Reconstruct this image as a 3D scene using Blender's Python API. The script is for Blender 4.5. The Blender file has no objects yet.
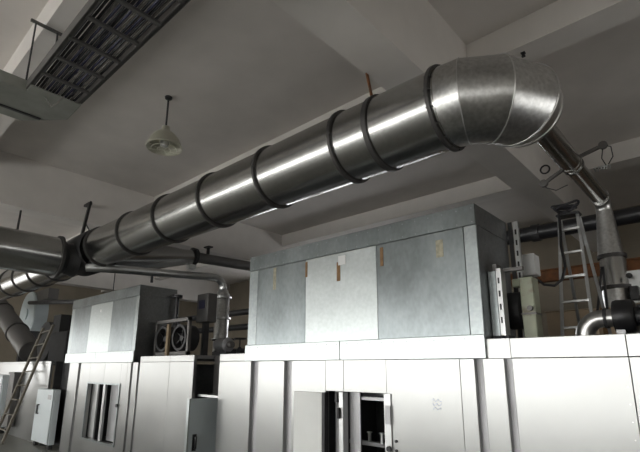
import bpy, math, random
from mathutils import Vector, Matrix
random.seed(7)
S = bpy.context.scene
COL = S.collection

# ------------------------------------------------------------------ camera, world, exposure
cam_d = bpy.data.cameras.new('camera')
cam = bpy.data.objects.new('camera', cam_d)
COL.objects.link(cam)
YAW, PITCH, ROLL, F = 0.756429, 0.234325, 0.0106, 457.95
fw = Vector((-math.sin(YAW)*math.cos(PITCH), math.cos(YAW)*math.cos(PITCH), math.sin(PITCH)))
rt = Vector((math.cos(YAW), math.sin(YAW), 0)); up = rt.cross(fw)
r2 = math.cos(ROLL)*rt + math.sin(ROLL)*up; u2 = -math.sin(ROLL)*rt + math.cos(ROLL)*up
m = Matrix((r2, u2, -fw)).transposed().to_4x4(); m.translation = (0, 0, 1.6)
cam.matrix_world = m
cam_d.sensor_fit = 'HORIZONTAL'; cam_d.sensor_width = 36
cam_d.lens = F/640*36
cam_d.shift_x = (320-307.78)/640; cam_d.shift_y = -(226-261.78)/640
cam_d.clip_start = .05; cam_d.clip_end = 200
S.camera = cam
W = bpy.data.worlds.new('world'); S.world = W; W.use_nodes = True
W.node_tree.nodes['Background'].inputs[0].default_value = (.75, .82, .9, 1)
W.node_tree.nodes['Background'].inputs[1].default_value = .4
S.view_settings.view_transform = 'Standard'; S.view_settings.look = 'None'
S.view_settings.gamma = 1; S.view_settings.use_curve_mapping = False
S.view_settings.exposure = 0.12
WIN = 8.5          # brightness of the daylit window glass

# ------------------------------------------------------------------ materials
MATS = {}
def mat(name, col, rough=.6, metal=0., var=.12, scale=6., rvar=.08, bump=0., spangle=0., stretch=(1, 1, 1), aniso=0., stain=None):
    mt = bpy.data.materials.new(name); mt.use_nodes = True
    n, l = mt.node_tree.nodes, mt.node_tree.links
    b = n['Principled BSDF']; b.inputs['Metallic'].default_value = metal
    tc = n.new('ShaderNodeTexCoord'); mp = n.new('ShaderNodeMapping'); mp.inputs['Scale'].default_value = stretch
    geo = n.new('ShaderNodeNewGeometry'); l.new(geo.outputs['Position'], mp.inputs[0])
    nz = n.new('ShaderNodeTexNoise'); nz.inputs['Scale'].default_value = scale; nz.inputs['Detail'].default_value = 5
    l.new(mp.outputs[0], nz.inputs['Vector'])
    cr = n.new('ShaderNodeMapRange'); cr.inputs[1].default_value = .3; cr.inputs[2].default_value = .7
    cr.inputs[3].default_value = 1-var; cr.inputs[4].default_value = 1+var
    l.new(nz.outputs[0], cr.inputs[0])
    fac = cr.outputs[0]
    if spangle:
        vo = n.new('ShaderNodeTexNoise'); vo.inputs['Scale'].default_value = 28; vo.inputs['Detail'].default_value = 1
        l.new(mp.outputs[0], vo.inputs['Vector'])
        sp = n.new('ShaderNodeMapRange'); sp.inputs[1].default_value = .25; sp.inputs[2].default_value = .75
        sp.inputs[3].default_value = 1-spangle*2; sp.inputs[4].default_value = 1+spangle*2
        l.new(vo.outputs[0], sp.inputs[0])
        mu = n.new('ShaderNodeMath'); mu.operation = 'MULTIPLY'
        l.new(fac, mu.inputs[0]); l.new(sp.outputs[0], mu.inputs[1]); fac = mu.outputs[0]
    vm = n.new('ShaderNodeVectorMath'); vm.operation = 'SCALE'; vm.inputs[0].default_value = col
    l.new(fac, vm.inputs['Scale'])
    outc = vm.outputs[0]
    if stain:
        n2 = n.new('ShaderNodeTexNoise'); n2.inputs['Scale'].default_value = stain[1]; n2.inputs['Detail'].default_value = 6
        l.new(mp.outputs[0], n2.inputs['Vector'])
        rr = n.new('ShaderNodeMapRange'); rr.inputs[1].default_value = stain[2]; rr.inputs[2].default_value = stain[2]+.12; rr.clamp = True
        l.new(n2.outputs[0], rr.inputs[0])
        mx = n.new('ShaderNodeMix'); mx.data_type = 'RGBA'
        l.new(rr.outputs[0], mx.inputs['Factor']); l.new(outc, mx.inputs['A']); mx.inputs['B'].default_value = (*stain[0], 1)
        outc = mx.outputs['Result']
    l.new(outc, b.inputs['Base Color'])
    rm = n.new('ShaderNodeMapRange'); rm.inputs[1].default_value = .3; rm.inputs[2].default_value = .7
    rm.inputs[3].default_value = max(.03, rough-rvar); rm.inputs[4].default_value = min(1, rough+rvar)
    l.new(nz.outputs[0], rm.inputs[0]); l.new(rm.outputs[0], b.inputs['Roughness'])
    if bump:
        bp = n.new('ShaderNodeBump'); bp.inputs['Strength'].default_value = bump; bp.inputs['Distance'].default_value = .02
        l.new(nz.outputs[0], bp.inputs['Height']); l.new(bp.outputs[0], b.inputs['Normal'])
    MATS[name] = mt
    return mt
def emit(name, col, s):
    mt = bpy.data.materials.new(name); mt.use_nodes = True
    b = mt.node_tree.nodes['Principled BSDF']; b.inputs['Base Color'].default_value = (.8, .8, .8, 1)
    b.inputs['Emission Color'].default_value = (*col, 1); b.inputs['Emission Strength'].default_value = s
    MATS[name] = mt; return mt

mat('plaster', (.60, .565, .53), .9, var=.05, scale=2, bump=.05)
mat('plaster_beam', (.63, .60, .565), .9, var=.04, scale=2.5, bump=.05)
mat('wall_paint', (.36, .325, .27), .9, var=.1, scale=1.5, bump=.05)
mat('concrete', (.20, .20, .18), .55, var=.2, scale=1.5, bump=.1, stain=((.18, .18, .16), .9, .58))
mat('duct', (.44, .44, .43), .24, 1, var=.03, scale=3, rvar=.02, spangle=.03)
mat('duct_elbow', (.52, .52, .51), .33, 1, var=.05, scale=5, rvar=.02, spangle=.08)
mat('seam', (.70, .70, .69), .35, 1, var=.05)
mat('ring', (.075, .072, .07), .55, .6, var=.2, scale=8)
mat('rust', (.20, .085, .035), .8, .2, var=.3, scale=12)
mat('panel', (.37, .375, .37), .31, 1, var=.05, scale=2, rvar=.025)
mat('sheet_bright', (.45, .485, .485), .34, 1, var=.05, rvar=.04, scale=3, spangle=.03)
mat('sheet_dull', (.23, .255, .262), .31, 1, var=.2, scale=2.5, rvar=.025, spangle=.04, stretch=(1, 1, .6))
mat('sheet_edge', (.33, .36, .365), .34, 1, var=.07, rvar=.04, scale=5, spangle=.04)
mat('side_sheet', (.25, .26, .265), .42, 1, var=.1, scale=4, spangle=.05)
mat('post_steel', (.42, .42, .43), .5, 1, var=.06, scale=4)
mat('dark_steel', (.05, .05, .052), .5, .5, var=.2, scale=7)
mat('black', (.012, .012, .014), .4, 0, var=.15)
mat('black_gloss', (.012, .012, .013), .25, 0, var=.15)
mat('tray_steel', (.16, .155, .15), .55, .8, var=.12, scale=6)
mat('tray_plate', (.24, .245, .22), .6, .2, var=.15, scale=6)
mat('cable_blue', (.022, .022, .05), .5, 0, var=.2)
mat('cable_black', (.02, .02, .024), .5, 0, var=.2)
mat('cable_grey', (.13, .12, .11), .6, 0, var=.2)
mat('enamel', (.50, .49, .40), .35, 0, var=.06)
mat('cabinet', (.50, .56, .58), .4, 0, var=.05, scale=3)
mat('cabinet_blue', (.60, .66, .68), .4, 0, var=.04, scale=3)
mat('white_plastic', (.66, .67, .66), .45, 0, var=.04)
mat('fan_green', (.34, .36, .27), .5, .1, var=.12, scale=9, stain=((.20, .18, .13), 7, .6))
mat('aluminium', (.54, .55, .55), .38, 1, var=.08)
mat('wood', (.24, .18, .11), .75, 0, var=.25, scale=8, stretch=(1, 1, .2))
mat('ladder_wood', (.13, .115, .09), .75, 0, var=.2, scale=8)
mat('cardboard', (.56, .45, .32), .85, 0, var=.12)
mat('tape', (.22, .12, .05), .7, 0, var=.2, scale=20)
mat('marker_blue', (.35, .42, .70), .6)
mat('smear', (.30, .28, .21), .5, .5, var=.3, scale=25)
mat('rubber', (.03, .03, .03), .8)
mat('window_frame', (.35, .36, .36), .5, .2)
emit('window_glass', (1.0, .995, .97), WIN)
emit('weak_glass', (.95, .97, 1.0), WIN*.8)  # glow of the unseen back windows, weakened to keep their ceiling dim
emit('dim_glass', (1.0, .995, .97), WIN*.45)
mat('leaf_grey', (.84, .86, .84), .45, 0, var=.04, scale=3)
mat('matt_black', (.02, .02, .02), .9, 0, var=.2)  # even matt black for the exhaust blower
mat('wall_dark', (.26, .225, .175), .9, var=.15, scale=1.2, bump=.05)

# ------------------------------------------------------------------ mesh helpers
class MB:
    def __init__(s): s.v, s.f = [], []
    def add(s, vs, fs):
        k = len(s.v); s.v += [tuple(p) for p in vs]; s.f += [tuple(i+k for i in f) for f in fs]; return s
    def box(s, x0, x1, y0, y1, z0, z1):
        return s.add([(x0,y0,z0),(x1,y0,z0),(x1,y1,z0),(x0,y1,z0),(x0,y0,z1),(x1,y0,z1),(x1,y1,z1),(x0,y1,z1)],
                     [(0,3,2,1),(4,5,6,7),(0,1,5,4),(1,2,6,5),(2,3,7,6),(3,0,4,7)])
    def bar(s, a, b, w, h, ref=(0, 0, 1)):
        a, b = Vector(a), Vector(b); d = (b-a).normalized(); ref = Vector(ref)
        if abs(d.dot(ref)) > .95: ref = Vector((1, 0, 0))
        x = d.cross(ref).normalized()*w/2; y = x.cross(d).normalized()*h/2
        vs = [p+q for p in (a, b) for q in (-x-y, x-y, x+y, -x+y)]
        return s.add(vs, [(0,1,2,3),(7,6,5,4),(0,4,5,1),(1,5,6,2),(2,6,7,3),(3,7,4,0)])
    def tube(s, pts, r, n=12, cap=True, closed=False):
        P = [Vector(p) for p in pts]; N = len(P)
        R = r if isinstance(r, (list, tuple)) else [r]*N
        vs, fs, x = [], [], None
        for i, p in enumerate(P):
            if closed: d = P[(i+1) % N]-P[i-1]
            else:
                d = (P[min(i+1, N-1)]-P[max(i-1, 0)])
            d.normalize()
            if x is None:
                ref = Vector((0, 0, 1)) if abs(d.z) < .9 else Vector((1, 0, 0))
                x = d.cross(ref).normalized()
            else: x = (x-d*x.dot(d)).normalized()
            y = d.cross(x)
            for k in range(n):
                a = 2*math.pi*k/n; vs.append(p+R[i]*(math.cos(a)*x+math.sin(a)*y))
        M = N if closed else N-1
        for i in range(M):
            j = (i+1) % N
            for k in range(n):
                q = (k+1) % n; fs.append((i*n+k, i*n+q, j*n+q, j*n+k))
        if cap and not closed:
            fs.append(tuple(range(n-1, -1, -1))); fs.append(tuple((N-1)*n+k for k in range(n)))
        return s.add(vs, fs)
    def lathe(s, prof, o, axis, n=32, closed=False):
        """prof = [(radius, distance along axis)]"""
        o, d = Vector(o), Vector(axis).normalized()
        ref = Vector((0, 0, 1)) if abs(d.z) < .9 else Vector((1, 0, 0))
        x = d.cross(ref).normalized(); y = d.cross(x)
        vs, fs = [], []
        for r, t in prof:
            for k in range(n):
                a = 2*math.pi*k/n; vs.append(o+d*t+r*(math.cos(a)*x+math.sin(a)*y))
        N = len(prof)
        for i in range(N if closed else N-1):
            j = (i+1) % N
            for k in range(n):
                q = (k+1) % n; fs.append((i*n+k, i*n+q, j*n+q, j*n+k))
        return s.add(vs, fs)
    def disc(s, r, o, axis, t, n=24): return s.lathe([(.001, 0), (r, 0), (r, t), (.001, t)], o, axis, n)
    def prism(s, poly, z0, z1):
        n = len(poly)
        return s.add([(x, y, z0) for x, y in poly]+[(x, y, z1) for x, y in poly],
                     [tuple(range(n-1, -1, -1)), tuple(range(n, 2*n))]+[(i, (i+1) % n, n+(i+1) % n, n+i) for i in range(n)])

def mesh(name, mb, base, material, smooth=True):
    me = bpy.data.meshes.new(name)
    bx, by, bz = base
    me.from_pydata([(x-bx, y-by, z-bz) for x, y, z in mb.v], [], mb.f)
    import bmesh
    bm = bmesh.new(); bm.from_mesh(me); bmesh.ops.recalc_face_normals(bm, faces=bm.faces); bm.to_mesh(me); bm.free()
    me.materials.append(MATS[material])
    if smooth:
        me.polygons.foreach_set('use_smooth', [True]*len(me.polygons)); me.set_sharp_from_angle(angle=math.radians(38))
    me.update(); return me
BASE = {}
def props(o, label=None, cat=None, group=None, kind=None):
    for k, v in (('label', label), ('category', cat), ('group', group), ('kind', kind)):
        if v: o[k] = v
    return o
def thing(name, label, cat, loc, group=None):
    o = bpy.data.objects.new(name, None); COL.objects.link(o); o.location = loc; o.empty_display_size = .1
    BASE[o.name] = tuple(loc); return props(o, label, cat, group)
def part(name, mb, material, parent, label=None, kind=None, bevel=0):
    b = BASE[parent.name]
    o = bpy.data.objects.new(name, mesh(name, mb, b, material)); COL.objects.link(o); o.parent = parent
    BASE[o.name] = b
    if bevel:
        bv = o.modifiers.new('bevel', 'BEVEL'); bv.width = bevel; bv.segments = 1; bv.limit_method = 'ANGLE'
    return props(o, label, kind=kind)
def solo(name, mb, material, label, cat, loc, group=None):
    o = bpy.data.objects.new(name, mesh(name, mb, loc, material)); COL.objects.link(o); o.location = loc
    BASE[o.name] = tuple(loc); return props(o, label, cat, group)
def struct(name, mb, material, loc=(0, 0, 0), label=None):
    o = bpy.data.objects.new(name, mesh(name, mb, loc, material)); COL.objects.link(o); o.location = loc
    BASE[o.name] = tuple(loc); return props(o, label, kind='structure')
def again(o, dx=0, dy=0, dz=0):
    c = o.copy(); COL.objects.link(c); c.parent = o.parent; c.location = Vector(o.location)+Vector((dx, dy, dz))
    BASE[c.name] = BASE[o.name]; return c

# ------------------------------------------------------------------ the hall
X0, X1, Y0, Y1, ZC = -24., 5., -9., 14., 5.87
struct('floor', MB().box(X0, X1, Y0, Y1, -.2, 0), 'concrete', label='grey concrete factory floor')
struct('ceiling', MB().box(X0, X1, Y0, Y1, ZC, ZC+.2), 'plaster', label='dim grey plastered concrete ceiling')
def wall_with_openings(name, axis, pos, thick, a0, a1, openings, z1, material, label):
    b = MB()
    def piece(u0, u1, v0, v1):
        if axis == 'y': b.box(u0, u1, min(pos, pos+thick), max(pos, pos+thick), v0, v1)
        else: b.box(min(pos, pos+thick), max(pos, pos+thick), u0, u1, v0, v1)
    u = a0
    for (p, q, lo, hi) in sorted(openings):
        piece(u, p, 0, z1); piece(p, q, 0, lo); piece(p, q, hi, z1); u = q
    piece(u, a1, 0, z1)
    return struct(name, b, material, label=label)
rear_win = [(-22.4, -19.6, .8, 3.1), (-19.2, -16.2, .8, 3.1), (-15.6, -11.9, .8, 3.1), (-11.3, -7.6, .8, 3.1), (-7.0, -3.3, .8, 3.1), (-2.7, 1.0, .8, 3.1)]
left_win = [(-8.4, -5.5, .8, 3.4), (-5.0, -2.0, .8, 3.4), (-1.5, 1.0, .8, 3.4)]
right_win = [(-7.6, -4.4, .8, 3.1), (4.6, 7.2, .8, 3.3)]
back_win = [(-15.4, -12.0, 3.4, 4.4), (-11.4, -6.4, 3.4, 4.4)]
wall_with_openings('wall_rear', 'y', Y0, -.2, X0, X1, rear_win, ZC, 'wall_paint', 'plastered factory wall with tall windows')
wall_with_openings('wall_left', 'x', X0, -.2, Y0, Y1, left_win, ZC, 'wall_dark', 'plastered end wall of the hall')
wall_with_openings('wall_right', 'x', X1, .2, Y0, Y1, right_win, ZC, 'wall_paint', 'plain plastered end wall')
wall_with_openings('wall_back', 'y', Y1, .2, X0, X1, back_win, ZC, 'wall_dark', 'tan plastered wall behind the ovens')
def window(n, axis, pos, sgn, u0, u1, z0, z1, nu, nz, glass='window_glass'):
    def bx(b, a0, a1, d0, d1, c0, c1):
        lo, hi = sorted((pos+sgn*d0, pos+sgn*d1))
        return b.box(a0, a1, lo, hi, c0, c1) if axis == 'y' else b.box(lo, hi, a0, a1, c0, c1)
    fr = MB(); t = .05
    for k in range(nu+1):
        u = u0+(u1-u0)*k/nu; bx(fr, u-t/2, u+t/2, -.12, -.04, z0, z1)
    for k in range(nz+1):
        z = z0+(z1-z0)*k/nz; bx(fr, u0, u1, -.115, -.045, z-t/2, z+t/2)
    o = struct('window_%d' % n, fr, 'window_frame', label='steel framed window with daylit panes')
    for i in range(nu):
        for j in range(nz):
            du, dz = (u1-u0)/nu, (z1-z0)/nz
            part('pane', bx(MB(), u0+i*du+t/2, u0+(i+1)*du-t/2, -.085, -.075, z0+j*dz+t/2, z0+(j+1)*dz-t/2), glass, o)
k = 1
for w in rear_win: window(k, 'y', Y0, 1, *w, 3, 3); k += 1
for w in left_win: window(k, 'x', X0, 1, *w, 3, 3, 'dim_glass'); k += 1
for w in right_win: window(k, 'x', X1, -1, *w, 3, 3, 'dim_glass'); k += 1
for w in back_win: window(k, 'y', Y1, -1, *w, 3, 1, 'weak_glass'); k += 1

ZB, ZS = 4.80, 5.49
for x0, x1 in ((-2.60, -2.11), (-10.86, -10.37), (-19.2, -18.7), (3.6, 4.1)):
    struct('ceiling_beam', MB().box(x0, x1, Y0, Y1, ZB, ZC), 'plaster_beam', label='deep concrete main beam under the ceiling')
for y0 in (-7.2, -3.1, 1.2, 5.28, 9.76):
    struct('cross_beam', MB().box(X0, X1, y0, y0+.384, ZS, ZC-.001), 'plaster_beam', label='shallow concrete cross beam under the ceiling')

# ------------------------------------------------------------------ main duct
DY, DZ, DR = 3.648, 3.987, .38
md = thing('ventilation_duct', 'large round galvanised main duct with black flange rings and a segmented elbow', 'duct', (-1.63, DY, DZ))
bands = [-1.68, -2.80, -4.0, -5.2, -6.44, -7.68, -9.05]
far_bands = [-11.5, -12.6, -13.8, -15.0]
cuts = [-1.63]+bands[1:]+[-9.2]+[-10.2]+far_bands+[-17.5]
for a, b in zip(cuts, cuts[1:]):
    part('duct_section', MB().lathe([(DR, 0), (DR, b-a)], (a, DY, DZ), (1, 0, 0), 64), 'duct', md)
def ring_mb(x, r0=DR-.005, r1=DR+.028, t=.017):
    b = MB().lathe([(r0, -t), (r1, -t), (r1, t), (r0, t)], (x, DY, DZ), (1, 0, 0), 64, closed=True)
    for k in range(16):
        a = 2*math.pi*k/16
        c = Vector((x, DY+math.cos(a)*(r1-.014), DZ+math.sin(a)*(r1-.014)))
        b.tube([c-Vector((t+.012, 0, 0)), c+Vector((t+.012, 0, 0))], .009, 6)
    return b
rg = part('flange_ring', ring_mb(0), 'ring', md, 'black bolted flange ring')
rg.location = (bands[0], 0, 0)
for x in bands[1:]+[-10.25]+far_bands: again(rg).location = (x, 0, 0)
# the mitred elbow turning away from the camera
RC, EX, DROP = .46, -1.63, .03
TAPER = {0: 1, 15: .99, 45: .975, 75: .965, 90: .87}
def el_ring(th, k, r=DR, n=64):
    out = []; r = r*TAPER[round(math.degrees(th))]
    for i in range(n):
        a = 2*math.pi*i/n; rad = (RC+r*math.cos(a))/k
        out.append(Vector((EX+rad*math.sin(th), DY+RC-rad*math.cos(th), DZ+r*math.sin(a)-DROP*math.sin(th))))
    return out
ths = [0, math.radians(15), math.radians(45), math.radians(75), math.radians(90)]
ks = [1, math.cos(math.radians(15)), math.cos(math.radians(15)), math.cos(math.radians(15)), 1]
rings = [el_ring(t, k) for t, k in zip(ths, ks)]
for i in range(4):
    n = 64
    part('elbow_gore', MB().add(rings[i]+rings[i+1], [(j, (j+1) % n, n+(j+1) % n, n+j) for j in range(n)]), 'duct_elbow', md)
for i in range(1, 5):
    part('seam_bead', MB().tube(el_ring(ths[i], ks[i], DR+.004, 64), (.005, .006, .007, .010)[i-1], 6, closed=True), 'seam', md, 'bright raised seam')
AX, EY = EX+RC, DY+RC
part('reducer', MB().lathe([(DR*.87, 0), (DR*.87, .05), (.13, .30), (.11, .36)], (AX, EY, DZ-DROP), (0, 1, 0), 48), 'duct_elbow', md)
PZ = DZ-DROP

# strap that hangs the main duct from the beam
st = thing('duct_strap', 'rusty brown hanger strap clasping the main duct beneath the concrete beam', 'hanger', (-2.62, 3.66, ZB))
part('strap', MB().bar((-2.585, 3.66, 4.802), (-2.51, 3.655, 4.40), .045, .012, (1, 0, 0)), 'rust', st)
part('clamp_ring', MB().lathe([(DR+.001, -.026), (DR+.02, -.026), (DR+.02, .026), (DR+.001, .026)], (-2.36, DY, DZ), (1, 0, 0), 64, closed=True), 'ring', st, 'dark clamp band')
part('bracket', MB().box(-2.56, -2.34, 3.60, 3.70, 4.368, 4.42), 'rust', st)

# ------------------------------------------------------------------ branch duct and pipes at the far joint
BX, BZ = -9.6, 3.73
bd = thing('branch_duct', 'round galvanised branch duct running off the far joint of the main duct', 'duct', (BX, 3.0, BZ))
part('duct_section', MB().lathe([(.385, 0), (.385, 1.98)], (BX, 1.0, BZ), (0, 1, 0), 48), 'duct', bd)
part('duct_section', MB().lathe([(.385, 0), (.385, 3.0)], (BX, -2.0, BZ), (0, 1, 0), 48), 'duct', bd)
for y in (1.0, 2.98):
    part('flange_ring', MB().lathe([(.38, -.025), (.425, -.025), (.425, .025), (.38, .025)], (BX, y, BZ), (0, 1, 0), 48, closed=True), 'ring', bd, 'black bolted flange ring')
part('saddle', MB().lathe([(.385, 0), (.30, .14), (.35, .34)], (BX, 2.98, BZ), (0, 1, 0), 48), 'dark_steel', bd)
part('tee_body', MB().lathe([(.41, -.46), (.44, -.44), (.44, .36), (.41, .40)], (-9.62, DY, DZ-.03), (1, 0, 0), 48), 'dark_steel', bd, 'dark tee joint body')
part('rear_cone', MB().lathe([(.37, .05), (.36, .9), (.2, 2.1), (.19, 2.3)], (BX-.02, 3.75, 3.93), (-.03, 1, .17), 40), 'duct', bd)
part('clip', MB().box(-9.78, -9.62, 5.98, 6.16, 4.02, 4.16), 'white_plastic', bd, 'small pale clip')
hb = thing('hanger_bar', 'black flat hanger bar rising from the far duct joint to the beam', 'hanger', (-9.7, 3.65, 4.3))
part('bar', MB().bar((-9.42, 3.3, 4.0), (-10.12, 3.66, 5.19), .10, .05, (0, 1, 0)).bar((-10.1, 3.66, 5.17), (-10.38, 3.66, 5.17), .08, .05), 'black', hb)
part('rod', MB().tube([(-9.8, 3.7, 4.3), (-10.40, 3.7, 4.82)], .014, 6), 'dark_steel', hb)
hr = solo('hanger_rod', MB().tube([(BX, 2.24, BZ+.38), (-10.6, 2.48, ZB)], .02, 8), 'dark_steel', 'thin steel rod holding up the round branch duct', 'hanger', (-10.6, 2.48, ZB))
rp = thing('exhaust_pipe', 'dark thin exhaust pipe continuing from the cone behind the main duct', 'pipe', (-9.68, 6.1, 4.36))
part('pipe', MB().tube([(-9.68, 6.05, 4.34), (-9.75, 11, 4.55)], .13, 20), 'tray_steel', rp)
part('collar', MB().lathe([(.13, -.05), (.22, -.05), (.22, .05), (.13, .05)], (-9.68, 6.1, 4.345), (0, 1, 0), 24, closed=True), 'dark_steel', rp)
part('valve_handle', MB().box(-9.72, -9.66, 6.5, 6.56, 4.48, 4.68).box(-9.80, -9.58, 6.46, 6.60, 4.66, 4.69), 'black', rp)
def arc(c, r, a0, a1, ux, uy, n=8):
    c, ux, uy = Vector(c), Vector(ux), Vector(uy)
    return [c+r*(math.cos(a0+(a1-a0)*i/n)*ux+math.sin(a0+(a1-a0)*i/n)*uy) for i in range(n+1)]
dp = thing('drop_pipe', 'silver pipe that bends down between the two ovens with flanged riser', 'pipe', (-9.0, 6.4, 1.86))
part('pipe', MB().tube([(-9.3, 3.45, 3.56), (-9.0, 3.9, 3.56), (-9.0, 6.28, 3.76)]+arc((-9.0, 6.30, 3.50), .26, math.pi/2, 0, (0, 1, 0), (0, 0, 1)), .085, 20), 'aluminium', dp)
part('riser', MB().lathe([(.09, 0), (.17, -.12), (.17, -1.62)], (-9.0, 6.56, 3.50), (0, 0, 1), 28), 'duct_elbow', dp)
fl = part('flange', MB().lathe([(.17, -.02), (.215, -.02), (.215, .02), (.17, .02)], (-9.0, 6.56, 3.30), (0, 0, 1), 28, closed=True), 'aluminium', dp)
again(fl, dz=-.5); again(fl, dz=-1.0)
part('hanger_stub', MB().tube([(-9.0, 4.7, 3.55), (-9.0, 4.7, 3.40)], .03, 8), 'dark_steel', dp)

# ------------------------------------------------------------------ the ovens
YW = 3.70
def oven(dx, label, wide):
    t = thing('drying_oven', label, 'oven', (-3.0+dx, YW, 0))
    def B(x0, x1, y0, y1, z0, z1): return MB().box(x0+dx, x1+dx, y0, y1, z0, z1)
    # hood
    part('hood_core', B(-4.50, -1.53, 3.705, 4.40, 1.72, 3.01), 'side_sheet', t)
    hs = [(-4.50, -4.341, 'sheet_edge'), (-4.34, -3.513, 'sheet_dull'), (-3.512, -2.544, 'sheet_bright'), (-2.543, -1.632, 'sheet_dull'), (-1.63, -1.515, 'sheet_edge')]
    for a, b, mt in hs: part('hood_sheet', B(a, b, 3.69, 3.706, 1.9025, 2.8355), mt, t, bevel=.003)
    part('header_strip', B(-4.50, -1.515, 3.682, 3.706, 2.836, 3.014), 'sheet_dull', t, bevel=.003)
    part('hood_flange', B(-4.52, -3.01, 3.672, 3.706, 1.713, 1.902), 'sheet_bright', t, bevel=.003)
    part('hood_flange', B(-3.006, -1.51, 3.672, 3.706, 1.713, 1.902), 'sheet_bright', t, bevel=.003)
    part('side_sheet', B(-1.531, -1.515, 3.706, 4.40, 1.713, 2.83), 'side_sheet', t, 'dark galvanised end sheet')
    part('side_header', B(-1.531, -1.513, 3.706, 4.40, 2.834, 3.014), 'side_sheet', t)
    part('hood_roof', B(-4.50, -1.515, 3.69, 4.40, 3.014, 3.024), 'sheet_dull', t)
    rv = MB()
    for i in range(22):
        x = -4.42+dx+i*.137
        for z, y in ((1.87, 3.672), (2.86, 3.682), (2.985, 3.682)): rv.disc(.006, (x, y, z), (0, -1, 0), .004, 6)
    for z in (1.95, 2.2, 2.45, 2.69, 2.85, 2.90): rv.disc(.007, (-1.514+dx, 3.87+.01*math.sin(z*9), z), (1, 0, 0), .005, 6)
    part('rivets', rv, 'sheet_edge', t, kind='stuff')
    # lower front
    P, Q = 3.71, 3.77
    grooves = [(-4.43, -4.30), (-3.85, -3.73), (-1.625, -1.555), (-1.385, -1.325)]
    for a, b in grooves: part('post', B(a-.01, b+.01, 3.755, 3.80, 0, 1.712), 'post_steel', t, 'recessed grey steel post')
    part('front_panel', B(-4.30, -3.85, P, Q, 0, 1.712), 'panel', t, bevel=.003)
    part('front_panel', B(-1.555, -1.385, P, Q, 0, 1.712), 'panel', t, bevel=.003)
    part('front_panel', B(-1.7515, -1.625, P, Q, 0, 1.712), 'panel', t, bevel=.003)
    o0, o1, zt, zb = (-3.23, -2.48, 1.405, .10) if not wide else (-3.27, -1.98, 1.33, .37)
    part('front_panel', B(-3.73, o0, P, Q, 0, 1.712), 'panel', t, bevel=.003)
    if o1+.01 < -1.76: part('front_panel', B(o1, -1.752, P, Q, 0, 1.712), 'panel', t, bevel=.003)
    mid = (o0+o1)/2 if wide else -2.99
    part('lintel_panel', B(o0, mid, P, Q, zt, 1.712), 'panel', t, bevel=.002)
    part('lintel_panel', B(mid+.003, o1, P, Q, zt, 1.712), 'panel', t, bevel=.002)
    part('sill_panel', B(o0, o1, P, Q, 0, zb), 'panel', t)
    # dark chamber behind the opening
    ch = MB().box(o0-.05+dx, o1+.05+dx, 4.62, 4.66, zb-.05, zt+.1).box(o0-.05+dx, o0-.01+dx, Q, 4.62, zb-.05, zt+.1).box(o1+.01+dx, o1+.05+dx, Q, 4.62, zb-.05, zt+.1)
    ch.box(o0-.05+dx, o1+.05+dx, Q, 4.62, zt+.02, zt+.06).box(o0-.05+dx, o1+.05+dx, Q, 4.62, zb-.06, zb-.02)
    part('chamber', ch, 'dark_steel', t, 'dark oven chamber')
    part('rear_body', B(-4.43, -1.325, 4.7, 7.4, 0, 1.70), 'side_sheet', t)
    if not wide:
        lf = part('door_leaf', B(-3.635, -3.235, 3.655, 3.705, .10, 1.385), 'leaf_grey', t, 'light grey door leaf folded flat against the front', bevel=.004)
        part('edge_trim', B(-3.235, -3.20, 3.66, 3.72, .10, 1.39), 'dark_steel', lf)
        part('inner_post', B(-3.17, -3.10, 3.80, 3.84, .10, 1.40), 'post_steel', t)
        md2 = part('mullion', B(-3.03, -2.975, 3.68, 3.76, .10, 1.40), 'aluminium', t, 'bright aluminium door edge', bevel=.003)
        part('hinge', MB().tube([(-3.02+dx, 3.665, 1.25), (-3.02+dx, 3.665, 1.15)], .018, 10), 'dark_steel', md2)
        part('hinge', MB().tube([(-3.055+dx, 3.69, 1.40), (-3.055+dx, 3.69, 1.30)], .028, 10), 'black', md2)
        part('inner_panel', B(-2.97, -2.84, 3.78, 3.80, .10, 1.40), 'post_steel', t, 'grey inner panel')
        fm = part('door_frame', B(-2.505, -2.43, 3.695, 3.76, .10, 1.405), 'aluminium', t, bevel=.003)
        part('hinge', B(-2.485, -2.43, 3.68, 3.697, 1.14, 1.30), 'post_steel', fm)
        part('latch', MB().disc(.025, (-2.455+dx, 3.695, .93), (0, -1, 0), .02, 12), 'dark_steel', fm)
        part('latch', MB().disc(.012, (-2.39+dx, 3.71, 1.0), (0, -1, 0), .015, 10).disc(.012, (-2.39+dx, 3.71, .92), (0, -1, 0), .015, 10), 'dark_steel', t)
        part('top_rail', B(-2.84, -2.505, 3.80, 3.84, 1.33, 1.36), 'post_steel', t)
        part('light_strip', B(-3.2, -2.3, 4.30, 4.34, 1.31, 1.37), 'aluminium', t)
        part('inner_box', B(-2.86, -2.62, 4.40, 4.60, 1.02, 1.29), 'cabinet', t, 'grey box inside the chamber')
        rl = part('conveyor_rail', B(-3.23, -2.45, 4.1, 4.16, .86, .90), 'post_steel', t)
        for i in range(5):
            part('hook', MB().tube([(-3.1+.15*i+dx, 4.08, .90), (-3.1+.15*i+dx, 4.08, .99)], .018, 8).disc(.03, (-3.1+.15*i+dx, 4.08, .99), (0, 0, 1), .012, 10), 'aluminium', rl)
    else:
        part('sash', B(-3.26, -2.95, 3.79, 3.81, zb, zt), 'aluminium', t, 'light sliding sash')
        part('sash', B(-2.62, -2.28, 3.86, 3.88, zb, zt), 'post_steel', t)
        part('sash_stile', B(-2.92, -2.86, 3.75, 3.79, zb, zt), 'dark_steel', t)
        part('sash_stile', B(-2.70, -2.62, 3.75, 3.79, zb, zt), 'aluminium', t)
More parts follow.
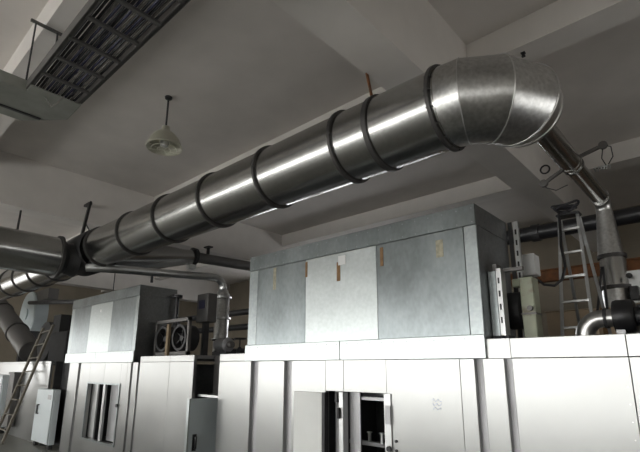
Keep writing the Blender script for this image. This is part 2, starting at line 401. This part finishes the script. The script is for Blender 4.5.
        fm = part('door_frame', MB().box(o0-.04+dx, o1+.04+dx, 3.695, 3.715, zt, zt+.03).box(o0-.04+dx, o1+.04+dx, 3.695, 3.715, zb-.03, zb).box(o0-.04+dx, o0+dx, 3.695, 3.715, zb, zt).box(o1+dx, o1+.04+dx, 3.695, 3.715, zb, zt), 'sheet_edge', t)
        part('latch', MB().disc(.03, (o1+.02+dx, 3.695, 1.0), (0, -1, 0), .02, 12), 'dark_steel', fm)
    return t
ov = oven(0, 'nearest galvanised drying oven with brown tape marks on its hood', False)
for x, z0, z1, w in ((-3.03, 2.53, 2.736, .045), (-3.50, 2.635, 2.81, .03), (-2.478, 2.61, 2.80, .035)):
    part('tape', MB().box(x-w/2, x+w/2, 3.685, 3.6895, z0, z1), 'tape', ov, 'brown strip of tape')
part('tape', MB().box(-3.03, -2.93, 3.684, 3.6895, 2.70, 2.80), 'white_plastic', ov, 'small pale sticker')
for x, z0, z1, w in ((-4.03, 2.55, 2.82, .05), (-1.86, 2.60, 2.76, .07)): part('stain', MB().box(x-w/2, x+w/2, 3.6875, 3.6898, z0, z1), 'smear', ov, 'faint brownish glue smear')
sq = MB()
for q in range(3):
    sq.tube([(-2.02+.012*n+.006*math.sin(n*2.1+q), 3.7085, 1.37-.035*q+.012*math.sin(n*1.7+q*2)) for n in range(8)], .0016, 4)
part('scribble', sq, 'marker_blue', ov, 'faint blue marker scribble')
o2 = oven(-5.92, 'farther galvanised drying oven whose chamber opens through a sliding sash', True)

part('sticker', MB().disc(.03, (-8.96, 3.69, 2.69), (0, -1, 0), .003, 12), 'white_plastic', o2, 'small pale round sticker')

def tunnel(name, label, xs, ztop, band, zsplit=1.713):
    t = thing(name, label, 'tunnel', (xs[0], YW, 0))
    for a, b in zip(xs, xs[1:]):
        part('side_panel', MB().box(a, b-.0015, 3.71, 3.76, 0, zsplit), 'panel', t, bevel=.003)
        part('top_strip', MB().box(a, b-.0015, 3.70 if band else 3.71, 3.76, zsplit+.002, ztop), 'panel', t, bevel=.003)
    part('roof', MB().box(xs[0], xs[-1]-.003, 3.765, 7.4, ztop-.05, ztop), 'post_steel', t)
    part('far_side', MB().box(xs[0], xs[-1]-.003, 7.40, 7.45, 0, ztop), 'post_steel', t)
    return t
tr = tunnel('oven_tunnel', 'bright galvanised tunnel wall beside the nearest oven carrying the blower', [-1.325, -.57, .62, 1.8, 3.0], 1.865, True)
part('corner_strip', MB().box(-1.509, -1.327, 3.70, 3.76, 1.714, 1.865), 'panel', ov)
rv = MB()
for i in range(40): rv.disc(.005, (-1.3+i*.1, 3.70, 1.735), (0, -1, 0), .004, 6)
for i in range(14): rv.disc(.005, (-.60, 3.71, .2+i*.11), (0, -1, 0), .004, 6)
part('rivets', rv, 'seam', tr, kind='stuff')
tunnel('oven_tunnel', 'narrow bright tunnel section just beyond the nearest oven', [-5.08, -4.435], 1.808, False)
tunnel('oven_tunnel', 'tunnel section beside the farther oven below the fan frame', [-7.24, -6.32, -5.68], 1.806, False)
tunnel('oven_tunnel', 'distant white tunnel wall behind the leaning ladder', [-17.5, -15.2, -13.2, -11.35], 1.755, False)
gp = thing('link_panel', 'dark grey infill panel above the upright cabinet between tunnel sections', 'panel', (-5.4, 4.1, 0))
part('panel', MB().box(-5.675, -5.085, 4.05, 4.10, 0, 1.80), 'tray_steel', gp)
part('lip', MB().box(-5.67, -5.085, 3.80, 4.05, 1.24, 1.27), 'aluminium', gp)
dg = solo('link_panel', MB().box(-11.34, -10.45, 3.95, 4.0, 0, 1.755).box(-11.34, -11.30, 3.80, 3.96, 0, 1.755), 'dark_steel', 'black infill panel behind the pale blue cabinet', 'panel', (-10.9, 3.97, 0))

# ------------------------------------------------------------------ cabinets on the floor
def cabinet(label, x0, x1, y0, y1, z0, z1, m, handle_x, hz, plate=None):
    t = thing('electrical_cabinet', label, 'cabinet', ((x0+x1)/2, (y0+y1)/2, 0))
    part('body', MB().box(x0, x1, y0+.03, y1, z0, z1), m, t, bevel=.006)
    d = part('door', MB().box(x0+.01, x1-.01, y0, y0+.028, z0+.01, z1-.01), m, t, bevel=.006)
    part('handle', MB().tube([(handle_x-.03, y0-.002, hz-.09), (handle_x-.03, y0-.03, hz-.08), (handle_x-.03, y0-.03, hz+.08), (handle_x-.03, y0-.002, hz+.09)], .012, 8)
         .tube([(handle_x+.03, y0-.002, hz-.09), (handle_x+.03, y0-.03, hz-.08), (handle_x+.03, y0-.03, hz+.08), (handle_x+.03, y0-.002, hz+.09)], .012, 8)
         .box(handle_x-.04, handle_x+.04, y0-.035, y0-.02, hz+.07, hz+.1).box(handle_x-.04, handle_x+.04, y0-.035, y0-.02, hz-.1, hz-.07), 'black', d, 'black pull handle')
    if plate: part('name_plate', MB().box(plate-.09, plate+.09, y0-.006, y0, z1-.20, z1-.11), 'post_steel', d)
    for k in (0, 1):
        part('foot', MB().box((x0+.03, x1-.13)[k], (x0+.13, x1-.03)[k], y0+.05, y1-.02, 0, z0), 'rubber', t)
    return t
ad = thing('access_door', 'grey access door standing open with its bright edge towards the viewer', 'door', (-5.33, 3.99, 0))
part('leaf', MB().box(-5.345, -5.30, 3.45, 4.0, .03, 1.235), 'cabinet', ad, bevel=.004)
part('lit_edge', MB().box(-5.352, -5.298, 3.43, 3.452, .03, 1.24), 'sheet_bright', ad, 'door edge brightened as if catching window light')  # brighter metal stands in for window light on the leaf's front edge
part('handle', MB().tube([(-5.30, 3.54, .62), (-5.265, 3.54, .63), (-5.265, 3.54, .77), (-5.30, 3.54, .78)], .014, 8), 'black', ad, 'black pull handle')
part('handle_plate', MB().box(-5.30, -5.295, 3.51, 3.57, .60, .80), 'dark_steel', ad)
part('hinge', MB().tube([(-5.32, 4.015, .25), (-5.32, 4.015, .37)], .02, 8), 'dark_steel', ad)
part('hinge', MB().tube([(-5.32, 4.015, .90), (-5.32, 4.015, 1.02)], .02, 8), 'dark_steel', ad)
cabinet('pale blue electrical cabinet on the floor near the leaning ladder', -11.50, -10.52, 3.56, 3.705, .09, 1.17, 'cabinet_blue', -11.28, .75, -10.70)
cabinet('whitish electrical cabinet at the left edge behind the ladder foot', -15.6, -13.9, 3.45, 3.70, .15, 1.42, 'cabinet_blue', -15.4, .8)
solo('cable_duct', MB().box(-13.7, -13.3, 3.55, 3.69, .2, 1.45).box(-13.74, -13.26, 3.53, 3.69, 1.45, 1.50), 'tray_steel', 'tall dark grey cable trunking box beside the whitish cabinet', 'trunking', (-13.5, 3.62, .2))

# ------------------------------------------------------------------ ladders
def ladder(label, a0, a1, b0, b1, n, mr, mg, w, rr, f0=.1, f1=.95):
    t = thing('ladder', label, 'ladder', (Vector(a0)+Vector(b0))/2)
    for p, q in ((a0, a1), (b0, b1)): part('rail', MB().bar(p, q, w, w*.5, (0, 1, 0)), mr, t)
    for i in range(n):
        f = f0+(f1-f0)*i/(n-1)
        part('rung', MB().bar(Vector(a0).lerp(Vector(a1), f), Vector(b0).lerp(Vector(b1), f), rr*2, rr), mg, t)
    return t
ladder('weathered wooden ladder leaning on the distant tunnel wall', (-11.95, 3.15, .01), (-12.08, 3.88, 2.62), (-12.65, 3.15, .01), (-12.76, 3.88, 2.58), 8, 'ladder_wood', 'ladder_wood', .09, .025)
lr = ladder('aluminium step ladder standing on the tunnel roof before the black pipe', (-1.29, 5.0, 1.876), (-1.245, 5.25, 3.24), (-1.01, 5.0, 1.876), (-1.07, 5.25, 3.24), 5, 'aluminium', 'aluminium', .03, .022, .12, .88)
for x0, x1 in ((-1.28, -1.24), (-1.0, -1.06)): part('rear_rail', MB().bar((x0, 5.75, 1.876), (x1, 5.27, 3.20), .028, .02, (0, 1, 0)), 'aluminium', lr)
part('top_cap', MB().box(-1.27, -1.045, 5.2, 5.34, 3.23, 3.26), 'dark_steel', lr, bevel=.01)

# ------------------------------------------------------------------ small pipe beyond the elbow, riser cone, blower
sp = thing('outlet_pipe', 'slim galvanised pipe leaving the elbow and widening into a tapered riser', 'pipe', (AX, 7.0, 1.85))
PXA = AX+.03
PE = 7.05
part('pipe', MB().tube([(PXA, EY+.3, PZ), (PXA, 5.6, PZ)], .115, 28), 'duct', sp)
part('pipe', MB().tube([(PXA, 5.6, PZ), (PXA, PE-.02, PZ)], .10, 28), 'duct', sp)
part('pipe_bend', MB().tube([(PXA, PE-.06, PZ)]+arc((PXA, PE, PZ-.16), .16, math.pi/2, 0, (0, 1, 0), (0, 0, 1), 10)+[(PXA, PE+.16, PZ-.22)], .10, 28), 'duct_elbow', sp)
for y in (5.55, 5.68, PE-.03): part('collar', MB().lathe([(.098, -.015), (.118, -.015), (.118, .015), (.098, .015)], (PXA, y, PZ), (0, 1, 0), 28, closed=True), 'duct', sp)
RX, RY = PXA+.0, PE+.16
part('riser_cone', MB().lathe([(.10, 3.80), (.11, 3.68), (.155, 3.15)], (RX, RY, 0), (0, 0, 1), 36), 'duct_elbow', sp)
part('riser_cone', MB().lathe([(.155, 3.15), (.175, 2.72)], (RX+.01, RY, 0), (0, 0, 1), 36), 'duct', sp)
part('riser_base', MB().lathe([(.175, 2.72), (.19, 1.866)], (RX+.015, RY, 0), (0, 0, 1), 36), 'duct_elbow', sp)
for z, r in ((3.15, .158), (2.72, .178)): part('band', MB().lathe([(r-.006, -.025), (r+.014, -.025), (r+.014, .025), (r-.006, .025)], (RX+.01, RY, z), (0, 0, 1), 36, closed=True), 'ring', sp)
va = thing('damper_actuator', 'small black damper actuator fixed on the tapered riser', 'actuator', (RX+.2, RY-.1, 2.6))
part('body', MB().box(RX+.17, RX+.27, RY-.20, RY-.06, 2.52, 2.70), 'black', va, bevel=.01)
part('knob', MB().disc(.035, (RX+.2, RY-.20, 2.83), (0, -1, 0), .04, 16), 'black_gloss', va)
part('plate', MB().box(RX+.15, RX+.30, RY-.07, RY-.05, 2.50, 2.92), 'aluminium', va)
for a, b, lab in (((PXA-.02, 5.58, PZ-.03), (PXA-.30, 5.58, PZ-.17), 'bracket arm clamped low on the slim pipe, holding a coil of wire'), ((PXA+.05, 5.62, PZ+.05), (PXA+.33, 5.62, PZ+.12), 'bracket arm reaching up from the slim pipe towards the cross beam')):
    t = thing('pipe_bracket', lab, 'bracket', a)
    part('arm', MB().bar(a, b, .035, .035), 'tray_steel', t)
    part('end_plate', MB().disc(.045, Vector(b)-Vector((0, .02, 0)), (0, 1, 0), .04, 12), 'tray_steel', t)
    e = Vector(b)
    if b[0] < a[0]:
        part('coil', MB().tube([e+Vector((.03+.05*math.cos(q), .0, .17+.05*math.sin(q))) for q in [i*math.pi/8 for i in range(16)]], .010, 6, closed=True), 'dark_steel', t)
        part('wire', MB().tube([e, e+Vector((.02, 0, -.06)), e+Vector((.12, 0, -.12)), e+Vector((.24, .02, -.08))], .006, 6), 'dark_steel', t)
    else:
        part('wire', MB().tube([e, e+Vector((.07, 0, -.04)), e+Vector((.075, 0, -.16)), e+Vector((0, 0, -.27)), e+Vector((-.1, 0, -.25))], .006, 6), 'dark_steel', t)
        part('wire', MB().tube([e, e+Vector((-.03, 0, -.15)), e+Vector((0, 0, -.24))], .006, 6), 'dark_steel', t)
        part('spring', MB().tube([e+Vector((-.12+.16*i/24, .025*math.sin(i*1.5), -.26+.025*math.cos(i*1.5))) for i in range(25)], .007, 6), 'aluminium', t)
bl = thing('blower', 'black blower with a silver suction elbow on the tunnel roof at the right edge', 'blower', (-.7, 4.4, 1.87))
part('suction_elbow', MB().tube([(-.955, 4.4, 1.867)]+arc((-.815, 4.4, 1.905), .14, math.pi, math.pi/2, (1, 0, 0), (0, 0, 1), 10)+[(-.73, 4.4, 2.045)], .072, 28), 'duct_elbow', bl, 'silver elbow')
part('clamp', MB().lathe([(.071, -.012), (.082, -.012), (.082, .012), (.071, .012)], (-.79, 4.4, 2.045), (1, 0, 0), 28, closed=True), 'dark_steel', bl)
part('housing', MB().lathe([(.08, 0), (.13, .01), (.135, .03), (.135, .13), (.12, .15), (.02, .155)], (-.74, 4.4, 2.05), (1, 0, 0), 36), 'black', bl, 'black drum housing')
part('motor', MB().lathe([(.02, 0), (.075, .005), (.08, .03), (.08, .24), (.06, .27), (.01, .275)], (-.60, 4.4, 2.045), (1, 0, 0), 28), 'black', bl)
for i in range(10):
    a = 2*math.pi*i/10
    ca, sa = math.cos(a), math.sin(a)
    part('cooling_fin', MB().bar((-.57, 4.4+.086*ca, 2.045+.086*sa), (-.36, 4.4+.086*ca, 2.045+.086*sa), .018, .008, (0, sa, -ca) if abs(ca) < 2 else None), 'black', bl)
part('foot', MB().box(-.70, -.40, 4.30, 4.50, 1.866, 1.89).box(-.72, -.66, 4.32, 4.48, 1.89, 1.96).box(-.46, -.42, 4.32, 4.48, 1.89, 1.99), 'post_steel', bl)

# ------------------------------------------------------------------ hardware on the tunnel roof beside the near oven
up1 = thing('channel_post', 'short bright pair of slotted channels bolted beside the oven hood', 'post', (-1.46, 3.85, 1.866))
part('channel', MB().box(-1.508, -1.447, 3.845, 3.90, 1.90, 2.44), 'sheet_edge', up1)
part('channel', MB().box(-1.44, -1.405, 3.84, 3.88, 1.866, 2.46).box(-1.405, -1.40, 3.84, 3.94, 1.866, 2.46), 'aluminium', up1)
for i in range(4): part('slot', MB().box(-1.428, -1.415, 3.836, 3.841, 2.0+.11*i, 2.05+.11*i), 'black', up1)
part('foot', MB().box(-1.50, -1.38, 3.84, 3.98, 1.866, 1.90), 'dark_steel', up1)
part('top_bracket', MB().box(-1.46, -1.25, 3.92, 3.96, 2.44, 2.47).box(-1.46, -1.43, 3.84, 3.95, 2.44, 2.50), 'tray_steel', up1)
up2 = thing('channel_post', 'tall perforated channel upright at the rear corner of the near oven hood', 'post', (-1.44, 4.43, 1.866))
part('channel', MB().box(-1.455, -1.41, 4.41, 4.45, 1.866, 3.02), 'aluminium', up2)
part('side_flange', MB().box(-1.50, -1.462, 4.41, 4.415, 1.866, 3.02), 'dark_steel', up2)
for i in range(9): part('slot', MB().box(-1.44, -1.425, 4.405, 4.411, 2.05+.105*i, 2.10+.105*i), 'black', up2)
fb = thing('fan_box', 'green grey circulation fan casing standing on the tunnel roof', 'fan', (-1.3, 4.2, 1.866))
part('casing', MB().box(-1.33, -1.22, 4.05, 4.20, 1.866, 2.40), 'fan_green', fb, bevel=.008)
part('arm', MB().box(-1.40, -1.33, 4.08, 4.16, 2.33, 2.40), 'fan_green', fb, bevel=.008)
part('impeller_drum', MB().lathe([(.02, 0), (.15, .0), (.165, .02), (.165, .14), (.13, .16), (.02, .16)], (-1.50, 4.225, 2.14), (1, 0, 0), 28), 'dark_steel', fb)
part('base_plate', MB().box(-1.48, -1.16, 4.0, 4.32, 1.866, 1.885), 'dark_steel', fb)
part('knob', MB().disc(.022, (-1.255, 4.05, 2.13), (0, -1, 0), .03, 14), 'tray_steel', fb)
part('seam_band', MB().box(-1.335, -1.215, 4.045, 4.205, 2.08, 2.095), 'tray_steel', fb)
jb = thing('junction_box', 'white plastic junction box on a bracket above the fan casing', 'box', (-1.42, 4.7, 2.5))
part('body', MB().box(-1.50, -1.36, 4.66, 4.80, 2.53, 2.74), 'white_plastic', jb, bevel=.008)
part('lid', MB().box(-1.503, -1.357, 4.645, 4.66, 2.527, 2.743), 'white_plastic', jb, bevel=.006)
part('bracket', MB().box(-1.45, -1.41, 4.72, 4.76, 1.866, 2.53), 'tray_steel', jb)
crate = thing('crate', 'brown cardboard carton on the tunnel roof behind the step ladder', 'carton', (-1.5, 6.2, 1.866))
part('body', MB().box(-1.72, -1.26, 6.1, 6.5, 1.866, 2.33), 'cardboard', crate)
part('flap', MB().box(-1.73, -1.25, 6.08, 6.29, 2.332, 2.342).box(-1.73, -1.25, 6.31, 6.52, 2.332, 2.342), 'cardboard', crate)
crate2 = thing('crate', 'tall brown carton on the tunnel roof beside the riser', 'carton', (-1.2, 6.7, 1.866))
part('body', MB().box(-1.42, -1.0, 6.62, 6.85, 1.866, 2.40), 'cardboard', crate2)
part('tape_strip', MB().box(-1.24, -1.18, 6.615, 6.62, 1.9, 2.40), 'tape', crate2)
solo('power_cable', MB().tube([(-1.22, 5.15, 3.24), (-1.21, 5.08, 3.0), (-1.20, 5.0, 2.86), (-1.18, 4.96, 2.72), (-1.17, 4.93, 2.62), (-1.20, 4.9, 2.50), (-1.27, 4.88, 2.44), (-1.36, 4.86, 2.46), (-1.42, 4.80, 2.53)], .014, 8), 'black', 'black power cable drooping from the step ladder top to the junction box', 'cable', (-1.22, 5.15, 3.2))
cl = thing('cable_coil', 'tangle of dark cable heaped over the step ladder top', 'cable', (-1.1, 5.25, 3.25))
for q in range(3):
    part('loop', MB().tube([(-1.17+(.09+.02*q)*math.cos(i*math.pi/10+q), 5.27+.05*math.sin(i*math.pi/5+q), 3.31+.025*q+.03*math.sin(i*math.pi/10+q)) for i in range(20)], .013, 6, closed=True), 'cable_black', cl)
bp_ = thing('overhead_pipe', 'thick black overhead pipe passing behind the tapered riser', 'pipe', (-2, 7.7, 3.8))
part('pipe', MB().tube([(-5.2, 7.75, 3.83), (3.5, 7.75, 3.83)], .12, 20), 'black', bp_)
for x in (-2.2, -.2, 1.6): part('coupling', MB().lathe([(.118, -.06), (.14, -.06), (.14, .06), (.118, .06)], (x, 7.75, 3.83), (1, 0, 0), 20, closed=True), 'dark_steel', bp_)
for x in (1.2, 3.3): part('hanger', MB().tube([(x, 7.75, 3.93), (x, 7.75, ZC)], .012, 6), 'dark_steel', bp_)
rb = thing('pipe_rack_beam', 'rust brown steel beam crossing behind the step ladder', 'beam', (-1.6, 8.0, 0))
part('web', MB().box(-4.2, 3.2, 8.03, 8.05, 3.08, 3.24), 'rust', rb)
part('flange', MB().box(-4.2, 3.2, 7.98, 8.10, 3.24, 3.26), 'rust', rb)
part('flange', MB().box(-4.2, 3.2, 7.98, 8.10, 3.06, 3.08), 'rust', rb)
for x in (-4.1, 3.1): part('leg', MB().box(x-.06, x+.06, 7.98, 8.10, 0, 3.06), 'rust', rb)
vs = thing('strut_stand', 'thin black inverted V strut standing left of the tapered riser', 'stand', (-1.2, 6.55, 1.866))
part('leg', MB().bar((-1.145, 6.55, 2.90), (-1.36, 6.55, 1.866), .025, .025), 'black', vs)
part('leg', MB().bar((-1.135, 6.55, 2.90), (-1.17, 6.55, 1.866), .025, .025), 'black', vs)

# ------------------------------------------------------------------ hardware between the ovens
ff = thing('twin_fan', 'dark steel frame with two axial fans and a wooden batten on the tunnel roof', 'fan', (-6.8, 4.0, 1.806))
fr = MB()
for z in (1.83, 2.36): fr.box(-7.34, -6.30, 3.98, 4.03, z, z+.05)
for x in (-7.34, -6.35): fr.box(x, x+.05, 3.98, 4.03, 1.807, 2.41)
part('frame', fr, 'tray_steel', ff)
for x in (-7.08, -6.56):
    f = part('fan_drum', MB().lathe([(.17, -.05), (.21, -.05), (.21, .2), (.17, .2)], (x, 4.02, 2.10), (0, 1, 0), 24, closed=True), 'dark_steel', ff)
    hubm = MB().disc(.05, (x, 4.02, 2.10), (0, 1, 0), .08, 12)
    part('hub', hubm, 'dark_steel', f)
    for i in range(5):
        a = 2*math.pi*i/5
        part('blade', MB().bar((x+.04*math.cos(a), 4.06, 2.10+.04*math.sin(a)), (x+.165*math.cos(a), 4.06, 2.10+.165*math.sin(a)), .012, .09, (0, 1, 0)), 'black', f)
part('batten', MB().box(-6.90, -6.83, 3.94, 3.98, 1.807, 2.33), 'wood', ff, 'wooden batten')
for i, (x, y, lab) in enumerate(((-7.2, 5.2, 'dark gate valve nearest the fan frame'), (-6.86, 5.2, 'dark gate valve in the middle of the three roof valves'), (-6.55, 5.2, 'dark gate valve nearest the oven hood'))):
    t = thing('gate_valve', lab, 'valve', (x, y, 1.808), 'gate valves between the ovens')
    part('body', MB().lathe([(.02, 0), (.09, 0), (.09, .05), (.05, .08), (.06, .15), (.02, .20)], (x, y, 1.808), (0, 0, 1), 16), 'dark_steel', t)
    part('stem', MB().tube([(x, y, 1.95), (x, y, 2.15)], .012, 8), 'dark_steel', t)
    part('hand_wheel', MB().tube([(x+.105*math.cos(q*math.pi/8), y+.105*math.sin(q*math.pi/8), 2.15) for q in range(16)], .014, 6, closed=True).bar((x-.105, y, 2.15), (x+.105, y, 2.15), .014, .014).bar((x, y-.105, 2.15), (x, y+.105, 2.15), .014, .014), 'black', t)
solo('manifold_pipe', MB().tube([(-7.6, 5.45, 1.95), (-5.9, 5.45, 1.95)], .05, 14).tube([(-7.6, 5.45, 1.808), (-7.6, 5.45, 1.97)], .05, 14), 'dark_steel', 'dark manifold pipe lying behind the three gate valves', 'pipe', (-6.8, 5.45, 1.808))
cb = thing('control_box', 'grey control box with a dark window behind the fan frame', 'box', (-7.2, 4.8, 1.806))
part('body', MB().box(-7.38, -7.02, 4.8, 5.0, 2.45, 2.98), 'tray_steel', cb, bevel=.01)
part('display', MB().box(-7.30, -7.12, 4.79, 4.80, 2.70, 2.86), 'cable_blue', cb)
part('stand', MB().box(-7.24, -7.16, 4.85, 4.95, 1.807, 2.45), 'dark_steel', cb)
solo('vent_stack', MB().tube([(-7.28, 4.32, 1.80), (-7.28, 4.32, 2.85)], .035, 12).disc(.09, (-7.28, 4.32, 2.85), (0, 0, 1), .05, 14), 'black', 'thin black vent stack with a flat cap against the farther oven hood', 'pipe', (-7.28, 4.32, 1.8))
pm = thing('pump', 'small dark pump with a pale motor behind the fan frame', 'pump', (-6.2, 4.6, 1.806))
part('motor', MB().lathe([(.02, 0), (.11, 0), (.12, .03), (.12, .26), (.02, .28)], (-6.35, 4.6, 2.0), (1, 0, 0), 20), 'post_steel', pm)
part('base', MB().box(-6.38, -6.0, 4.5, 4.7, 1.807, 1.89), 'dark_steel', pm)
part('coupling', MB().tube([(-6.09, 4.6, 2.0), (-5.98, 4.6, 2.0)], .05, 12), 'tray_steel', pm)
for z, y, lab in ((3.25, 8.4, 'upper dark service pipe behind the gap between ovens'), (2.85, 8.6, 'lower dark service pipe behind the gap between ovens')):
    t = thing('service_pipe', lab, 'pipe', (-9, y, z))
    part('pipe', MB().tube([(-15, y, z), (-5.5, y, z)], .09, 16), 'dark_steel', t)
    for x in (-14, -5.8): part('stand', MB().box(x-.05, x+.05, y-.05, y+.05, 0, z-.08), 'dark_steel', t)

# ------------------------------------------------------------------ machinery beyond the farther oven
lp = thing('slanted_duct', 'slanting grey duct at the left edge dropping to a dark blower', 'duct', (-15, 4.3, 1.75))
part('pipe', MB().tube([(-20.5, 4.3, 4.25), (-14.9, 4.3, 2.05)], .30, 28), 'tray_steel', lp)
for f in (.35, .72): part('band', MB().lathe([(.295, -.03), (.335, -.03), (.335, .03), (.295, .03)], Vector((-20.5, 4.3, 4.25)).lerp(Vector((-14.9, 4.3, 2.05)), f), (5.6, 0, -2.2), 28, closed=True), 'ring', lp)
db = thing('exhaust_blower', 'dark exhaust blower on the distant tunnel roof', 'blower', (-13.2, 4.4, 1.755))
part('scroll', MB().lathe([(.05, 0), (.52, 0), (.52, .5), (.05, .5)], (-13.6, 4.2, 2.3), (0, 1, 0), 28), 'matt_black', db)
part('motor_box', MB().box(-13.0, -11.9, 4.15, 4.7, 1.76, 2.5), 'matt_black', db, bevel=.02)
part('outlet', MB().box(-13.1, -12.6, 4.2, 4.6, 2.5, 2.95), 'matt_black', db)
part('base', MB().box(-14.3, -11.7, 4.1, 4.75, 1.756, 1.80), 'matt_black', db)
sc = thing('scroll_fan', 'round grey scroll fan casing raised behind the slanting duct', 'fan', (-19.6, 5.6, 2.6))
part('casing', MB().lathe([(.05, 0), (.85, 0), (.9, .05), (.9, .5), (.05, .55)], (-20.3, 5.5, 3.65), (0, 1, 0), 36), 'cabinet', sc)
part('hub_cover', MB().disc(.22, (-20.3, 5.5, 3.65), (0, -1, 0), .05, 24), 'cabinet', sc)
part('stand', MB().box(-20.9, -20.7, 5.55, 5.9, 0, 3.1).box(-19.9, -19.7, 5.55, 5.9, 0, 3.1), 'dark_steel', sc)
part('outlet', MB().box(-20.2, -18.4, 5.6, 5.95, 4.1, 4.5), 'tray_steel', sc)
dk = solo('low_pipe', MB().tube([(-19, 5.2, 3.95), (-12.0, 5.2, 3.35), (-11.0, 5.2, 3.3)], .07, 14).tube([(-12.0, 5.2, 3.35), (-12.0, 5.2, 4.4), (-10.6, 5.2, ZB)], .014, 6), 'dark_steel', 'dark thin pipe running under the main duct beyond the far joint', 'pipe', (-14, 5.2, 3.5))

# ------------------------------------------------------------------ pendant lamp
LX, LY = -6.16, 3.22
la = thing('pendant_lamp', 'off white enamel factory pendant lamp with wire guard under the ceiling', 'lamp', (LX, LY, ZC))
part('ceiling_rose', MB().lathe([(.01, 0), (.06, 0), (.055, -.03), (.03, -.045), (.01, -.045)], (LX, LY, ZC), (0, 0, 1), 20), 'black', la)
part('rod', MB().tube([(LX, LY, ZC-.03), (LX, LY, 5.32)], .016, 8), 'dark_steel', la)
part('neck', MB().lathe([(.02, 5.36), (.06, 5.34), (.07, 5.27), (.10, 5.24)], (LX, LY, 0), (0, 0, 1), 20), 'enamel', la)
part('lamp_shade', MB().lathe([(.07, 5.255), (.13, 5.23), (.19, 5.17), (.24, 5.09), (.27, 5.0), (.285, 4.985), (.277, 4.98), (.255, 5.0), (.225, 5.08), (.175, 5.15), (.11, 5.21), (.05, 5.22)], (LX, LY, 0), (0, 0, 1), 40), 'enamel', la)
part('bulb', MB().lathe([(.01, 4.99), (.05, 5.0), (.07, 5.06), (.05, 5.12), (.03, 5.20)], (LX, LY, 0), (0, 0, 1), 20), 'white_plastic', la)
gd = MB()
for r, z in ((.27, 4.975), (.19, 4.955), (.10, 4.945)): gd.tube([(LX+r*math.cos(i*math.pi/12), LY+r*math.sin(i*math.pi/12), z) for i in range(24)], .004, 5, closed=True)
for i in range(8):
    a = i*math.pi/4; gd.tube([(LX, LY, 4.94), (LX+.19*math.cos(a), LY+.19*math.sin(a), 4.955), (LX+.275*math.cos(a), LY+.275*math.sin(a), 4.978)], .004, 5)
part('wire_guard', gd, 'enamel', la)

# ------------------------------------------------------------------ cable tray
TZ = 4.60
ct = thing('cable_tray', 'ladder type steel cable tray hanging under the ceiling with a solid corner piece', 'cable tray', (-5.3, 1.38, TZ))
TY0, TY1 = 1.12, 1.64
for y in (TY0, TY1): part('side_rail', MB().box(-5.36, 1.2, y-.012, y+.012, TZ, TZ+.11).box(-5.36, 1.2, min(y, y+(.03 if y == TY0 else -.03)), max(y, y+(.03 if y == TY0 else -.03)), TZ, TZ+.012), 'tray_steel', ct)
rung = part('rung', MB().box(-5.33, -5.29, TY0+.01, TY1-.01, TZ-.005, TZ+.02), 'tray_steel', ct)
for i in range(1, 17): again(rung, dx=.385*i)
poly = [(-5.20, TY1), (-5.66, TY1+.01), (-6.11, 1.28), (-6.11, -2.2), (-5.36, -2.2), (-5.36, TY0), (-5.20, TY0)]
part('corner_plate', MB().prism(poly, TZ-.02, TZ-.008), 'tray_plate', ct, 'solid sheet corner plate')
for a, b in ((poly[1], poly[2]), (poly[2], poly[3]), (poly[4], poly[5]), (poly[0], poly[1])):
    part('corner_wall', MB().bar((a[0], a[1], TZ+.045), (b[0], b[1], TZ+.045), .014, .12), 'tray_plate', ct)
part('splice_bar', MB().box(-5.90, -5.86, .6, 1.42, TZ-.035, TZ-.021), 'dark_steel', ct)
hg = thing('tray_hanger', 'threaded rod and cross bar holding the cable tray below the cross beam', 'hanger', (-5.38, 1.1, ZS))
part('rod', MB().tube([(-5.385, 1.105, TZ+.02), (-5.385, 1.105, ZS)], .010, 8), 'dark_steel', hg)
part('rod', MB().tube([(-5.385, 1.60, TZ+.05), (-5.385, 1.60, ZC)], .012, 8), 'dark_steel', hg)
part('cross_bar', MB().box(-5.40, -5.365, 1.05, 1.46, ZS-.028, ZS-.002), 'tray_steel', hg)
part('hook', MB().tube([(-5.36, 1.33, ZS-.04), (-5.36, 1.34, ZS-.28), (-5.33, 1.32, ZS-.34), (-5.39, 1.32, ZS-.33)], .012, 6), 'dark_steel', hg)
mats = ['cable_blue', 'cable_black', 'cable_black', 'cable_grey', 'cable_blue', 'cable_black', 'cable_black', 'cable_blue', 'cable_grey', 'cable_black', 'cable_blue', 'cable_black', 'cable_grey', 'cable_black']
for i, mt in enumerate(mats):
    y = TY0+.04+i*.0325; r = random.uniform(.0135, .0150); z = TZ+.022+r
    pts = [(1.0-.42*k, y+random.uniform(-.001, .001), z+random.uniform(0, .012)) for k in range(15)]
    pts += [(-5.36, y, z), (-5.62, y, z), (-5.70, y, z-.005)]
    col = {'cable_blue': 'dark blue', 'cable_black': 'black', 'cable_grey': 'grey'}[mt]
    solo('tray_cable', MB().tube(pts, r, 6), mt, '%s power cable lying along the overhead cable tray' % col, 'cable', pts[0], '%s cables in the overhead tray' % col)
solo('loose_wire', MB().tube([(-5.18, 1.45, TZ+.0), (-5.22, 1.40, TZ-.10), (-5.30, 1.36, TZ-.13), (-5.33, 1.30, TZ-.02)], .006, 6), 'cable_grey', 'loose pale wire dangling below the cable tray corner', 'wire', (-5.2, 1.4, TZ))

# ------------------------------------------------------------------ camera fixed on the cross beam
cv = thing('beam_clamp', 'small black clamp under the cross beam above the elbow', 'clamp', (-1.46, 5.42, ZS))
part('plate', MB().box(-1.485, -1.435, 5.395, 5.445, ZS-.012, ZS), 'black', cv)
part('lug', MB().box(-1.472, -1.448, 5.41, 5.43, ZS-.045, ZS-.012).disc(.016, (-1.48, 5.42, ZS-.05), (1, 0, 0), .04, 10), 'black', cv)
